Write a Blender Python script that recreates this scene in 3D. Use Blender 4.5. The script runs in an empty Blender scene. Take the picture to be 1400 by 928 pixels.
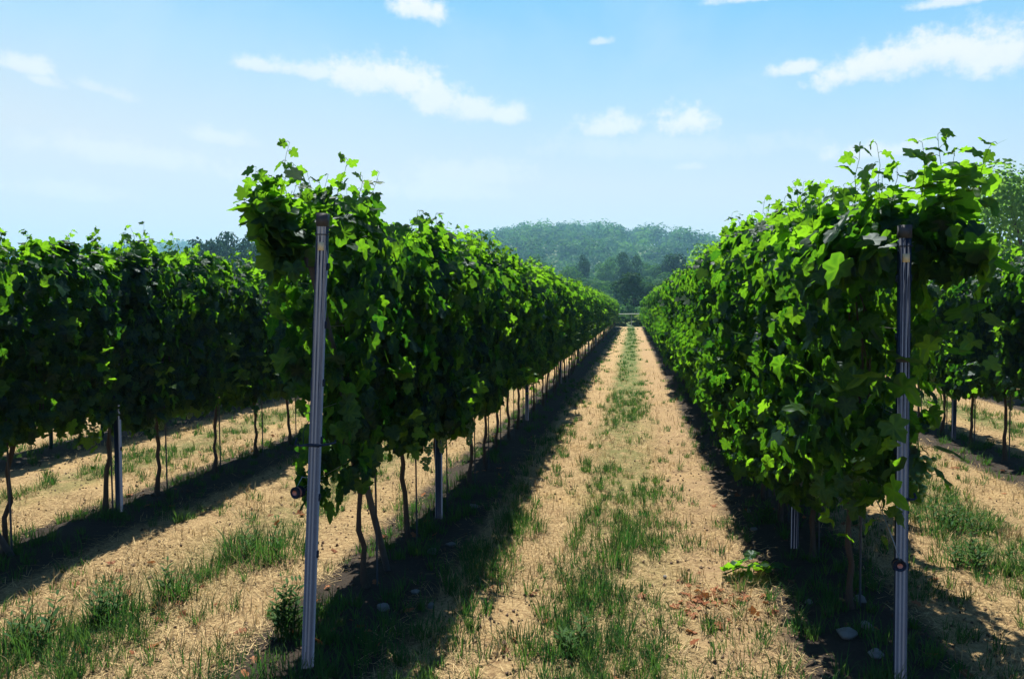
import bpy, math, random
import numpy as np
from mathutils import Vector, Matrix
R = math.radians
sc = bpy.context.scene
col = sc.collection

# ------------------------------------------------------------------ camera
CAM_H = 1.6
YAW, PITCH = R(9.278), R(2.435)
FPX = 1010.0
cam_d = bpy.data.cameras.new('camera'); cam = bpy.data.objects.new('camera', cam_d); col.objects.link(cam)
cam.location = (0, 0, CAM_H)
cam.rotation_euler = (R(90) - PITCH, 0, YAW)
cam_d.sensor_width = 36; cam_d.lens = 36 * FPX / 1400
cam_d.clip_start = 0.05; cam_d.clip_end = 6000
sc.camera = cam

# ------------------------------------------------------------------ light and exposure
SUN_EL, SUN_AZ = R(60), R(-15)           # azimuth measured from +Y towards +X
SKY = 0.05
w = bpy.data.worlds.new('World'); sc.world = w; w.use_nodes = True
sun_d = bpy.data.lights.new('sun', 'SUN'); sun = bpy.data.objects.new('sun', sun_d); col.objects.link(sun)
sun_d.energy = 5.0; sun_d.angle = R(0.5); sun_d.color = (1, .95, .84)
sdir = Vector((math.sin(SUN_AZ)*math.cos(SUN_EL), math.cos(SUN_AZ)*math.cos(SUN_EL), math.sin(SUN_EL)))
sun.rotation_euler = sdir.to_track_quat('Z', 'Y').to_euler()
sun.location = (-20, 40, 60)
vs = sc.view_settings
vs.view_transform = 'Standard'; vs.look = 'None'; vs.exposure = 1.15; vs.gamma = 1.0; vs.use_curve_mapping = False
cy = sc.cycles
cy.use_denoising = True
cy.max_bounces = 6; cy.diffuse_bounces = 2; cy.glossy_bounces = 2; cy.transmission_bounces = 4
cy.transparent_max_bounces = 6; cy.volume_bounces = 0
cy.sample_clamp_indirect = 6; cy.caustics_reflective = False; cy.caustics_refractive = False
sc.render.film_transparent = False

CF = Vector((-math.sin(YAW)*math.cos(PITCH), math.cos(YAW)*math.cos(PITCH), -math.sin(PITCH)))
CR = Vector((math.cos(YAW), math.sin(YAW), 0)); CD = CF.cross(CR)
def ray(u, v): return CF + CR*((u-700)/FPX) + CD*((v-464)/FPX)
def at(u, v, Y):                                  # the point of the place seen in direction u,v at depth Y
    r = ray(u, v); return Vector((0, 0, CAM_H)) + r*(Y/r.y)
def azel(u, v):
    r = ray(u, v).normalized(); return math.atan2(r.x, r.y), math.asin(r.z)

class NT:
    def __init__(s, nt): s.t = nt; s.n = nt.nodes; s.l = nt.links
    def new(s, typ, **kw):
        n = s.n.new(typ)
        for k, v in kw.items(): setattr(n, k, v)
        return n
    def put(s, sock, v):
        if isinstance(v, bpy.types.NodeSocket): s.l.new(v, sock)
        elif v is not None: sock.default_value = v
    def m(s, op, a, b=None, c=None, clamp=False):
        n = s.new('ShaderNodeMath', operation=op); n.use_clamp = clamp
        for i, v in enumerate((a, b, c)): s.put(n.inputs[i], v)
        return n.outputs[0]
    def mix(s, f, a, b, blend='MIX'):
        n = s.new('ShaderNodeMix', data_type='RGBA', blend_type=blend)
        s.put(n.inputs[0], f); s.put(n.inputs[6], rgba(a)); s.put(n.inputs[7], rgba(b)); return n.outputs[2]
    def ss(s, x, a, b, lo=0., hi=1.):
        n = s.new('ShaderNodeMapRange', interpolation_type='SMOOTHSTEP')
        for i, v in enumerate((x, a, b, lo, hi)): s.put(n.inputs[i], v)
        return n.outputs[0]
    def noise(s, vec, scale, detail=4, rough=.55, dist=0.):
        n = s.new('ShaderNodeTexNoise'); s.put(n.inputs['Vector'], vec); n.inputs['Scale'].default_value = scale
        n.inputs['Detail'].default_value = detail; n.inputs['Roughness'].default_value = rough; n.inputs['Distortion'].default_value = dist
        return n.outputs[0]
def rgba(c):
    if isinstance(c, (tuple, list)): return (*c, 1.0) if len(c) == 3 else c
    return c

# ------------------------------------------------------------------ sky with its clouds
N = NT(w.node_tree); N.n.clear()
sky = N.new('ShaderNodeTexSky', sky_type='NISHITA'); sky.sun_disc = False
sky.sun_elevation = SUN_EL; sky.sun_rotation = SUN_AZ % (2*math.pi)
sky.altitude = 200; sky.air_density = 1.0; sky.dust_density = 1.2; sky.ozone_density = 2.0
tc = N.new('ShaderNodeTexCoord').outputs['Generated']
sx = N.new('ShaderNodeSeparateXYZ'); N.l.new(tc, sx.inputs[0])
az = N.m('ARCTAN2', sx.outputs[0], sx.outputs[1]); el = N.m('ARCSINE', sx.outputs[2])
cv = N.new('ShaderNodeCombineXYZ'); N.l.new(az, cv.inputs[0]); N.l.new(N.m('MULTIPLY', el, 1.1), cv.inputs[1])
nA = N.noise(cv.outputs[0], 24, 8, .64); nB = N.noise(cv.outputs[0], 3.2, 5, .55, .4)
nC = N.noise(cv.outputs[0], 70, 5, .62)
CLOUDS = [  # u, v, half width, half height, tilt, strength
 (573, 12, 46, 30, 0, 1), (345, 90, 44, 12, 0, .75), (420, 98, 60, 17, 3, .8), (490, 108, 60, 30, 6, .95), (545, 112, 66, 34, 8, 1), (600, 138, 70, 30, 10, .9), (650, 150, 56, 22, 8, .85),
 (696, 158, 36, 18, 0, .85), (30, 92, 58, 16, 6, .75), (64, 112, 32, 10, 6, .6), (135, 122, 56, 11, 12, .45), (300, 190, 68, 14, 6, .55),
 (832, 176, 52, 20, 0, .85), (935, 170, 46, 27, 4, 1), (1200, 92, 120, 28, -6, 1), (1270, 78, 130, 36, -3, 1), (1365, 76, 100, 42, 0, 1), (1090, 95, 44, 13, 0, .9),
 (1030, -2, 84, 9, 0, .8), (1300, 2, 80, 12, 0, .8), (1200, 208, 96, 14, 0, .8), (940, 228, 26, 7, 0, .5), (821, 58, 20, 7, 0, .6),
 (640, 242, 110, 26, 0, .4), (180, 215, 170, 22, 4, .5), (80, 262, 130, 16, 0, .4), (600, 262, 120, 20, 0, .45), (900, 205, 240, 22, 2, .25)]
acc = None; shade = None
for u, v, hw, hh, tilt, st in CLOUDS:
    a0, e0 = azel(u, v); a1, _ = azel(u+hw, v); _, e1 = azel(u, v-hh)
    ra, re = a1-a0, e1-e0
    t = R(tilt); dx = N.m('SUBTRACT', az, a0); dy = N.m('SUBTRACT', el, e0)
    re *= 1.22
    X = N.m('MULTIPLY_ADD', dx, math.cos(t)/ra, N.m('MULTIPLY', dy, -math.sin(t)/ra))
    Y = N.m('MULTIPLY_ADD', dy, math.cos(t)/re, N.m('MULTIPLY', dx, math.sin(t)/re))
    Yf = N.m('MAXIMUM', Y, N.m('MULTIPLY', Y, -1.7))                    # flatter bases
    d = N.m('SQRT', N.m('ADD', N.m('MULTIPLY', X, X), N.m('MULTIPLY', Yf, Yf)))
    f = N.m('MULTIPLY', N.m('SUBTRACT', 1.0, d), 1.0)
    f = N.m('ADD', f, N.m('MULTIPLY_ADD', nA, 2.3, -1.15))
    f = N.m('ADD', f, N.m('MULTIPLY_ADD', nC, .9, -.45))
    f = N.m('MULTIPLY', N.ss(f, -.14, .72), st)
    s_ = N.m('MULTIPLY', N.ss(N.m('ADD', Y, N.m('MULTIPLY_ADD', nA, 2.4, -1.2)), .35, -.9), f)
    acc = f if acc is None else N.m('MAXIMUM', acc, f)
    shade = s_ if shade is None else N.m('MAXIMUM', shade, s_)
veil = N.m('MULTIPLY', N.ss(nB, .42, .75), .35)
k = 1/SKY/2**vs.exposure
# summer haze: a bright pale band low in the sky, strongest towards the sun's side of the horizon
toward = N.m('COSINE', N.m('SUBTRACT', az, SUN_AZ))
front = N.ss(toward, -.35, .75, .30, 1.0)
cr = N.new('ShaderNodeValToRGB'); N.l.new(N.m('MULTIPLY_ADD', az, .13, N.m('DIVIDE', el, R(30))), cr.inputs[0]); e_ = cr.color_ramp.elements
e_[0].position = .03; e_[0].color = (.86, .88, .89, 1); e_[1].position = .30; e_[1].color = (.79, .85, .89, 1)
for p_, c_ in ((.52, (.50, .75, .95, 1)), (.76, (.20, .58, .94, 1)), (.95, (.15, .50, .90, 1))): x_ = e_.new(p_); x_.color = c_
band = N.mix(1.0, cr.outputs[0], (k, k, k), 'MULTIPLY')
skyc = N.mix(1.0, sky.outputs[0], (.28, .58, 1.0), 'MULTIPLY')
skyc = N.mix(N.m('MULTIPLY', N.ss(el, R(24), R(50), .95, 0), front), skyc, band)
veil = N.m('MULTIPLY', veil, N.m('MULTIPLY', front, N.ss(el, R(25), R(45), 1, .2)))
skyc = N.mix(veil, skyc, (.72*k, .85*k, .96*k))
cc = N.mix(N.m('MULTIPLY', shade, .55), (.95*k, .97*k, .99*k), (.70*k, .80*k, .90*k))
skyc = N.mix(acc, skyc, cc)
bg = N.new('ShaderNodeBackground'); N.l.new(skyc, bg.inputs[0]); bg.inputs[1].default_value = SKY
wo = N.new('ShaderNodeOutputWorld'); N.l.new(bg.outputs[0], wo.inputs[0])

# ------------------------------------------------------------------ helpers
rng = np.random.default_rng(7)
def smooth(x, a, b):
    t = np.clip((x-a)/(b-a), 0, 1); return t*t*(3-2*t)
def hash2(ix, iy, s):
    h = np.sin(ix*127.1 + iy*311.7 + s*74.7)*43758.5453
    return h - np.floor(h)
def vnoise(x, y, s=0):
    x = np.asarray(x, float); y = np.asarray(y, float)
    ix, iy = np.floor(x), np.floor(y); fx, fy = x-ix, y-iy
    fx = fx*fx*(3-2*fx); fy = fy*fy*(3-2*fy)
    a = hash2(ix, iy, s); b = hash2(ix+1, iy, s); c = hash2(ix, iy+1, s); d = hash2(ix+1, iy+1, s)
    return (a*(1-fx)+b*fx)*(1-fy) + (c*(1-fx)+d*fx)*fy
def fbm(x, y, s=0, o=4):
    t = 0; a = .5
    for i in range(o):
        t = t + a*vnoise(x*2**i, y*2**i, s+i*13); a *= .5
    return t

ROWS = [('L', -1.43), ('R', 1.10), ('LL', -3.88), ('RR', 3.75), ('LLL', -6.35), ('RRR', 6.3)]
ROWX = np.array([r[1] for r in ROWS])
def gz(x, y):                                      # height of the ground
    x = np.asarray(x, float); y = np.asarray(y, float)
    near = 1 - smooth(y, 60, 75)
    d = np.min(np.abs(x[..., None]-ROWX), axis=-1)
    z = near*(.05*np.exp(-(d/.3)**2) + .05*(fbm(x*1.3, y*1.3, 3)-.47) + .034*(fbm(x*7, y*7, 5)-.47))
    rise = smooth(y, 75, 170)
    hill = 52*np.exp(-.5*((x+48)/138)**2 - .5*((y-675)/200)**2) + 6*np.exp(-.5*(x/400)**2)*smooth(y, 200, 450) + 7*(fbm(x/80, y/80, 9)-.47)*smooth(y, 200, 420)
    left = 74*np.exp(-.5*((x+660)/300)**2 - .5*((y-960)/180)**2)
    return z + rise*(hill + left)
def gz1(x, y): return float(gz(np.array([x]), np.array([y]))[0])

def mesh_obj(name, verts, faces, mat=None, parent=None, rnd=None, smooth_=False, sel=None):
    """verts (n,3); faces (m,k) int array of one polygon size or a list of arrays"""
    me = bpy.data.meshes.new(name)
    verts = np.asarray(verts, np.float32)
    fl = faces if isinstance(faces, list) else [faces]
    fl = [np.asarray(f, np.int32) for f in fl if len(f)]
    loops = np.concatenate([f.ravel() for f in fl]); tot = np.concatenate([np.full(len(f), f.shape[1]) for f in fl])
    start = np.concatenate([[0], np.cumsum(tot)[:-1]])
    me.vertices.add(len(verts)); me.vertices.foreach_set('co', verts.ravel())
    me.loops.add(len(loops)); me.loops.foreach_set('vertex_index', loops.astype(np.int32))
    me.polygons.add(len(tot)); me.polygons.foreach_set('loop_start', start.astype(np.int32))
    me.polygons.foreach_set('loop_total', tot.astype(np.int32))
    me.update(calc_edges=True)
    if rnd is not None:
        at_ = me.attributes.new('rnd', 'FLOAT', 'POINT'); at_.data.foreach_set('value', np.asarray(rnd, np.float32))
    if smooth_: me.polygons.foreach_set('use_smooth', np.ones(len(tot), bool))
    me.validate()
    if mat: me.materials.append(mat)
    o = bpy.data.objects.new(name, me); col.objects.link(o)
    if parent: o.parent = parent
    return o

class MB:                                          # collects shapes for one mesh
    def __init__(s): s.v = []; s.f = {}; s.r = []; s.n = 0
    def add(s, v, f, r=None):
        v = np.asarray(v, float).reshape(-1, 3); f = np.asarray(f, int)
        s.f.setdefault(f.shape[1], []).append(f + s.n); s.v.append(v); s.n += len(v)
        r = np.full(len(v), .5) if r is None else (np.full(len(v), r) if np.isscalar(r) else np.asarray(r))
        s.r.append(r)
    def tube(s, pts, rad, sides=6, r=.5, cap=True, jit=0):
        pts = [Vector(p) for p in pts]; n = len(pts)
        rad = [rad]*n if np.isscalar(rad) else rad
        V = []; up = Vector((0.3, 1, .2)).normalized()
        for i, p in enumerate(pts):
            t = (pts[min(i+1, n-1)] - pts[max(i-1, 0)]).normalized()
            a = t.cross(up)
            if a.length < 1e-3: a = t.cross(Vector((1, 0, 0)))
            a.normalize(); b = t.cross(a)
            for k in range(sides):
                q = 2*math.pi*k/sides; rr = rad[i]*(1 + (random.uniform(-jit, jit) if jit else 0))
                V.append(p + a*(rr*math.cos(q)) + b*(rr*math.sin(q)))
        F = [(i*sides+k, i*sides+(k+1) % sides, (i+1)*sides+(k+1) % sides, (i+1)*sides+k) for i in range(n-1) for k in range(sides)]
        s.add([tuple(x) for x in V], F, r)
        if cap:
            b = s.n - len(V)
            for base in (0, (n-1)*sides):
                s.f.setdefault(sides, []).append(np.array([[b+base+k for k in range(sides)]]))
    def box(s, c, size, rot=None, r=.5):
        c = np.array(c, float); h = np.array(size, float)/2
        V = np.array([[x, y, z] for x in (-1, 1) for y in (-1, 1) for z in (-1, 1)], float)*h
        if rot is not None: V = V @ np.array(rot.to_3x3()).T
        s.add(V+c, [(0, 1, 3, 2), (4, 6, 7, 5), (0, 4, 5, 1), (2, 3, 7, 6), (0, 2, 6, 4), (1, 5, 7, 3)], r)
    def build(s, name, mat, parent=None, sm=False):
        return mesh_obj(name, np.concatenate(s.v), [np.concatenate(x) for x in s.f.values()], mat, parent, np.concatenate(s.r), sm)

def tag(o, label=None, cat=None, group=None, kind=None):
    if label: o['label'] = label
    if cat: o['category'] = cat
    if group: o['group'] = group
    if kind: o['kind'] = kind
    return o
def empty(name, loc, rz=0):
    o = bpy.data.objects.new(name, None); col.objects.link(o); o.location = loc; o.rotation_euler = (0, 0, rz); o.empty_display_size = .1
    return o
def copy_tree(o, parent=None):
    c = o.copy(); col.objects.link(c); c.parent = parent
    for ch in list(o.children): copy_tree(ch, c)
    return c
def child(name, mesh, parent):
    o = bpy.data.objects.new(name, mesh); col.objects.link(o); o.parent = parent; return o

# ------------------------------------------------------------------ materials
def mat(name):
    m = bpy.data.materials.new(name); m.use_nodes = True; n = NT(m.node_tree); n.n.clear(); return m, n
def finish(n, shader, disp=None):
    o = n.new('ShaderNodeOutputMaterial'); n.l.new(shader, o.inputs['Surface'])
def principled(n, color, rough=.6, metal=0., spec=.5, normal=None, coat=0):
    p = n.new('ShaderNodeBsdfPrincipled'); n.put(p.inputs['Base Color'], rgba(color)); n.put(p.inputs['Roughness'], rough)
    p.inputs['Metallic'].default_value = metal; n.put(p.inputs['Specular IOR Level'], spec)
    if normal is not None: n.l.new(normal, p.inputs['Normal'])
    return p
def bump(n, h, strength, dist):
    b = n.new('ShaderNodeBump'); b.inputs['Strength'].default_value = strength; b.inputs['Distance'].default_value = dist
    n.l.new(h, b.inputs['Height']); return b.outputs[0]
def leafmat(name, c0, c1, t0, t1, tf, rough=.4, spec=.4, back=None):
    m, n = mat(name)
    a = n.new('ShaderNodeAttribute', attribute_name='rnd').outputs['Fac']
    oi = n.new('ShaderNodeObjectInfo').outputs['Random']
    a2 = n.m('ADD', n.m('MULTIPLY', a, .85), n.m('MULTIPLY', oi, .15))
    cf = n.mix(a2, c0, c1)
    if back:
        cf = n.mix(n.new('ShaderNodeNewGeometry').outputs['Backfacing'], cf, back)
    df = n.new('ShaderNodeBsdfDiffuse'); n.l.new(cf, df.inputs[0])
    gl = n.new('ShaderNodeBsdfGlossy'); gl.inputs[0].default_value = (.85, .95, 1, 1); gl.inputs[1].default_value = rough
    p = n.new('ShaderNodeMixShader'); p.inputs[0].default_value = spec
    n.l.new(df.outputs[0], p.inputs[1]); n.l.new(gl.outputs[0], p.inputs[2])
    t = n.new('ShaderNodeBsdfTranslucent'); n.l.new(n.mix(a2, t0, t1), t.inputs[0])
    mx = n.new('ShaderNodeMixShader'); mx.inputs[0].default_value = tf
    n.l.new(p.outputs[0], mx.inputs[1]); n.l.new(t.outputs[0], mx.inputs[2])
    finish(n, mx.outputs[0]); return m
M = {}
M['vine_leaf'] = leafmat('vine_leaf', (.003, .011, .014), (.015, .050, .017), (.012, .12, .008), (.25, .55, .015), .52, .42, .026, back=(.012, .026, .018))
M['tree_leaf'] = leafmat('tree_leaf', (.018, .062, .014), (.060, .140, .024), (.05, .20, .02), (.15, .36, .03), .25, .6, .008)
M['forest_leaf'] = leafmat('forest_leaf', (.005, .030, .014), (.095, .22, .040), (.02, .10, .02), (.16, .40, .05), .25, .6, .008)
M['dark_leaf'] = leafmat('dark_leaf', (.004, .016, .010), (.030, .080, .018), (.015, .06, .01), (.09, .22, .03), .2, .6, .006)
M['pale_leaf'] = leafmat('pale_leaf', (.035, .10, .025), (.10, .19, .045), (.14, .36, .05), (.34, .58, .09), .5, .6, .008)
M['yellow_leaf'] = leafmat('yellow_leaf', (.07, .14, .02), (.13, .20, .02), (.3, .5, .03), (.45, .55, .03), .35, .6, .01)
M['grass'] = leafmat('grass', (.018, .060, .022), (.070, .125, .030), (.04, .18, .03), (.16, .28, .04), .3, .6, .006)
M['straw'] = leafmat('straw', (.075, .044, .02), (.61, .45, .225), (.1, .06, .03), (.5, .36, .14), .12, .6, .01)
M['dry_leaf'] = leafmat('dry_leaf', (.14, .045, .02), (.30, .13, .06), (.3, .1, .03), (.4, .2, .06), .2, .6, .01)

m, n = mat('bark'); g = n.new('ShaderNodeTexCoord').outputs['Object']
mp = n.new('ShaderNodeMapping'); mp.inputs['Scale'].default_value = (1, 1, .18); n.l.new(g, mp.inputs[0])
h = n.noise(mp.outputs[0], 110, 5, .65); big = n.noise(g, 6, 3)
c = n.mix(h, (.025, .018, .014), (.10, .075, .058)); c = n.mix(n.m('MULTIPLY', big, .5), c, (.06, .05, .045))
finish(n, principled(n, c, .9, 0, .2, bump(n, h, .9, .006)).outputs[0]); M['bark'] = m

m, n = mat('galvanised'); g = n.new('ShaderNodeTexCoord').outputs['Object']
h = n.noise(g, 45, 5, .6); s2 = n.noise(g, 7, 4, .6)
mp = n.new('ShaderNodeMapping'); mp.inputs['Scale'].default_value = (40, 40, 1.6); n.l.new(g, mp.inputs[0]); st = n.noise(mp.outputs[0], 1, 4, .6)
c = n.mix(h, (.009, .019, .044), (.020, .036, .072)); c = n.mix(n.m('MULTIPLY', n.ss(st, .52, .72), .25), c, (.03, .03, .034))
c = n.mix(n.m('MULTIPLY', n.ss(s2, .55, .75), .4), c, (.036, .050, .078))
finish(n, principled(n, c, n.m('MULTIPLY_ADD', h, .3, .5), .0, .12, bump(n, h, .25, .002)).outputs[0]); M['galvanised'] = m

def plain(name, c, rough=.6, metal=0, var=.25, scale=60):
    m, n = mat(name); g = n.new('ShaderNodeTexCoord').outputs['Object']
    h = n.noise(g, scale, 4)
    cc = n.mix(h, tuple(x*(1-var) for x in c), tuple(min(1, x*(1+var)) for x in c))
    finish(n, principled(n, cc, rough, metal, .5, bump(n, h, .3, .003)).outputs[0]); M[name] = m; return m
plain('dark_steel', (.028, .030, .038), .6, .0)
plain('tag_card', (.55, .50, .34), .6)
plain('wire', (.30, .31, .33), .4, .8)
plain('brace_wood', (.06, .06, .065), .8, 0, .4, 25)
plain('pale_rail', (.40, .48, .36), .6)
plain('reel_pink', (.40, .17, .15), .55)
plain('stone', (.13, .125, .12), .9, 0, .35, 30)
plain('crumb', (.085, .052, .03), .95, 0, .5, 90)
plain('grape', (.10, .20, .045), .35, 0, .2, 200)
plain('concrete', (.10, .13, .10), .85, 0, .3, 40)

# ground: dry mown straw on the tracks, green down the middle, bare soil under the vines with row shade painted into its colour, meadow beyond
m, n = mat('ground'); pos = n.new('ShaderNodeNewGeometry').outputs['Position']
sp = n.new('ShaderNodeSeparateXYZ'); n.l.new(pos, sp.inputs[0]); px, py = sp.outputs[0], sp.outputs[1]
flat = n.new('ShaderNodeCombineXYZ'); n.l.new(px, flat.inputs[0]); n.l.new(py, flat.inputs[1]); fp = flat.outputs[0]
n1 = n.noise(fp, 1.1, 5, .6); n2 = n.noise(fp, 6, 5, .65); n3 = n.noise(fp, 38, 5, .7); n4 = n.noise(fp, 130, 3, .7)
mp = n.new('ShaderNodeMapping'); mp.inputs['Scale'].default_value = (1, .25, 1); n.l.new(fp, mp.inputs[0]); nl = n.noise(mp.outputs[0], 3.0, 4, .6)
c = n.mix(n.ss(n3, .3, .7), (.20, .125, .06), (.50, .365, .185))
c = n.mix(n.m('MULTIPLY', n.ss(n2, .50, .72), .55), c, (.19, .105, .05))
c = n.mix(n.m('MULTIPLY', n.ss(n1, .5, .75), .45), c, (.54, .365, .155))
c = n.mix(n.m('MULTIPLY', n.ss(n4, .5, .72), .75), c, (.12, .07, .035))
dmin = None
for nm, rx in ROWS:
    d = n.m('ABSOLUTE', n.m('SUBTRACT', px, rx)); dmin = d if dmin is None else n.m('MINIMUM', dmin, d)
mid = None                                           # green middle strip of each alley
for mx_ in (-.10, -2.62, 2.45, -5.1, 5.0):
    d = n.m('ABSOLUTE', n.m('SUBTRACT', px, mx_)); mid = d if mid is None else n.m('MINIMUM', mid, d)
rt = n.ss(n.m('ABSOLUTE', n.m('ADD', n.m('SUBTRACT', px, .55), n.m('MULTIPLY_ADD', n1, .5, -.25))), .38, .12)
c = n.mix(n.m('MULTIPLY', rt, n.ss(n2, .35, .65, .15, .7)), c, (.29, .195, .11))
gm = n.m('MULTIPLY', n.ss(n.m('ADD', mid, n.m('MULTIPLY_ADD', nl, .5, -.25)), .48, .12), n.ss(n2, .30, .55))
gm = n.m('MAXIMUM', n.m('MULTIPLY', gm, n.ss(py, 2.0, 18.0, .45, 1.0)), n.m('MULTIPLY', n.ss(n.m('ADD', mid, n.m('MULTIPLY_ADD', nl, .4, -.2)), .36, .16), n.ss(py, 8.0, 24.0, 0, .85)))
c = n.mix(gm, c, n.mix(n3, (.045, .085, .02), (.12, .16, .045)))
soil = n.ss(n.m('ADD', dmin, n.m('MULTIPLY_ADD', n2, .24, -.12)), .46, .30)  # under-vine strip, soil colour darkened to paint in the shade of the rows
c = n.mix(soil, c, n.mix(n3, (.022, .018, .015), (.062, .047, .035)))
far = n.ss(py, 61.0, 66.0); wide = n.ss(n.m('ABSOLUTE', px), 40, 60)
c = n.mix(n.m('MAXIMUM', far, wide), c, n.mix(n1, (.05, .09, .025), (.11, .14, .04)))
hh = n.m('ADD', n.m('MULTIPLY', n3, .6), n.m('ADD', n.m('MULTIPLY', n4, .35), n.m('MULTIPLY', n2, .5)))
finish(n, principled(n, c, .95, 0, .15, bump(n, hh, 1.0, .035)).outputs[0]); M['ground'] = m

# ------------------------------------------------------------------ ground sheet
def axis(fine0, fine1, step, lo, hi, grow=1.13):
    a = list(np.arange(fine0, fine1, step)); s = step; x = a[-1]
    while x < hi: s *= grow; x += min(s, 60); a.append(x)
    s = step; x = a[0]; b = []
    while x > lo: s *= grow; x -= min(s, 60); b.append(x)
    return np.array(b[::-1] + a)
gx = axis(-5, 4.5, .045, -1150, 1000); gy = axis(1.2, 9, .045, -150, 1150, 1.06)
GX, GY = np.meshgrid(gx, gy); GZ = gz(GX, GY)
nx, ny = len(gx), len(gy)
idx = np.arange(nx*ny).reshape(ny, nx)
F = np.stack([idx[:-1, :-1], idx[:-1, 1:], idx[1:, 1:], idx[1:, :-1]], -1).reshape(-1, 4)
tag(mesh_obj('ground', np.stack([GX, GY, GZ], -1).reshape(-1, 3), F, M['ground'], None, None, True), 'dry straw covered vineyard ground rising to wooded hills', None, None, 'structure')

# ------------------------------------------------------------------ haze
mb = MB(); mb.box((-75, 520, 57), (2300, 1400, 122)); hz_o = mb.build('haze', None)
m = bpy.data.materials.new('haze'); m.use_nodes = True; n = NT(m.node_tree); n.n.clear()
pv = n.new('ShaderNodeVolumePrincipled'); pv.inputs['Color'].default_value = (.34, .72, 1, 1); pv.inputs['Density'].default_value = .00052
pv.inputs['Anisotropy'].default_value = .2
o = n.new('ShaderNodeOutputMaterial'); n.l.new(pv.outputs[0], o.inputs['Volume']); hz_o.data.materials.append(m)
tag(hz_o, 'pale summer haze over the fields', None, None, 'stuff')

# ------------------------------------------------------------------ vine leaves
half = [(0, .03), (.12, -.11), (.30, -.14), (.42, -.07), (.54, .03), (.45, .19), (.67, .40), (.53, .53), (.30, .55), (.33, .77), (.22, .82), (.13, .95), (0, 1.08)]
out = np.array(half + [(-x, y) for x, y in half[-2:0:-1]])
ctr = np.array([0, .34]); ring = ctr + (out-ctr)*.52
nO = len(out)
def leaf_z(p, edge):
    x, y = p[:, 0], p[:, 1]; a = np.arctan2(x, y-.34)
    return .30*np.abs(x) - .38*np.clip(y-.25, 0, 2)**2 - .30*x**2 + (.045 if edge else -.03)*np.sin(a*6+.6) - (.05*np.abs(np.sin(a*2.5)) if edge else 0)
LV = np.concatenate([[[0, .34, -.02]], np.column_stack([ring, leaf_z(ring, False)]), np.column_stack([out, leaf_z(out, True)])])
LF = np.array([(0, 1+q, 1+(q+1) % nO) for q in range(nO)] + [t for q in range(nO) for t in ((1+q, 1+nO+q, 1+nO+(q+1) % nO), (1+q, 1+nO+(q+1) % nO, 1+(q+1) % nO))])
vein = [.22 if q in (2, 6, 9, 12, nO-2, nO-6, nO-9) else -.10 for q in range(nO)]
LVT = np.array([.2] + vein + [.08 if q % 3 else .0 for q in range(nO)])
def norm(a): return a/np.maximum(np.linalg.norm(a, axis=-1, keepdims=True), 1e-6)
def put_leaves(mb, P, Nn, D, S, Rn, tmpl=None):
    tv, tf = tmpl or (LV, LF)
    Nn = norm(Nn); D = norm(D - Nn*np.sum(D*Nn, -1, keepdims=True)); X = np.cross(D, Nn)
    fl = rng.uniform(-.1, 1.15, (len(P), 1))
    V = P[:, None, :] + S[:, None, None]*(tv[None, :, 0:1]*X[:, None, :] + tv[None, :, 1:2]*D[:, None, :] + (tv[None, :, 2]*fl*1.9)[..., None]*Nn[:, None, :])
    nn = len(tv); Fc = (tf[None] + (np.arange(len(P))*nn)[:, None, None]).reshape(-1, tf.shape[1])
    rr_ = np.repeat(Rn, nn)
    if tmpl is None: rr_ = np.clip(rr_ + np.tile(LVT, len(P)), 0, 1)
    mb.add(V.reshape(-1, 3), Fc, rr_)
def hedge_leaves(mb, count, y0, y1, z0, z1, hl, hr, seed, size=(.045, .106), avoid=None):
    """leaves through the slab of one vine: hl, hr = thickness towards -x and +x as functions of z"""
    y = rng.uniform(y0, y1, count*2); z = z0 + (z1-z0)*rng.uniform(0, 1, count*2)
    lim = z0 + .34*vnoise(y*3.1, y*0+seed, 1) ; top = z1 - .34*vnoise(y*4.3, y*0+seed, 2)
    ok = (z > lim) & (z < top); y, z = y[ok][:count], z[ok][:count]; k = len(y)
    side = np.where(rng.uniform(size=k) < .5, -1., 1.)
    u = 1 - rng.uniform(size=k)**1.7*.95
    bulge = .62 + .76*vnoise(y*3.3+seed*7, z*2.7, 4)
    taper = np.clip((z1+.05-z)/.35, .55, 1)*np.clip((z-z0+.25)/.5, .45, 1)
    x = np.where(side < 0, -u*hl(z), u*hr(z))*bulge*taper
    if avoid:                                                    # keep the face of the post free
        keep = ~((np.abs(x-avoid[0]) < .115) & (y < avoid[1]+.05) & (rng.uniform(size=k) < .93) & (z < 1.98))
        x, y, z, side = x[keep], y[keep], z[keep], side[keep]; k = len(x)
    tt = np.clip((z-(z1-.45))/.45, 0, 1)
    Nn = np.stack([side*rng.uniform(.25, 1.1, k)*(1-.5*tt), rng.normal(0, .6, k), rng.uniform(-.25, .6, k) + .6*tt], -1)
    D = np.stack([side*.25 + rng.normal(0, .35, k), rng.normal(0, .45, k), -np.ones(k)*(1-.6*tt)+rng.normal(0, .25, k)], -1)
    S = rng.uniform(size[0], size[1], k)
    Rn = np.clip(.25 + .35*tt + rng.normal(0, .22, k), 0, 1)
    put_leaves(mb, np.stack([x, y, z], -1), Nn, D, S, Rn)
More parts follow.
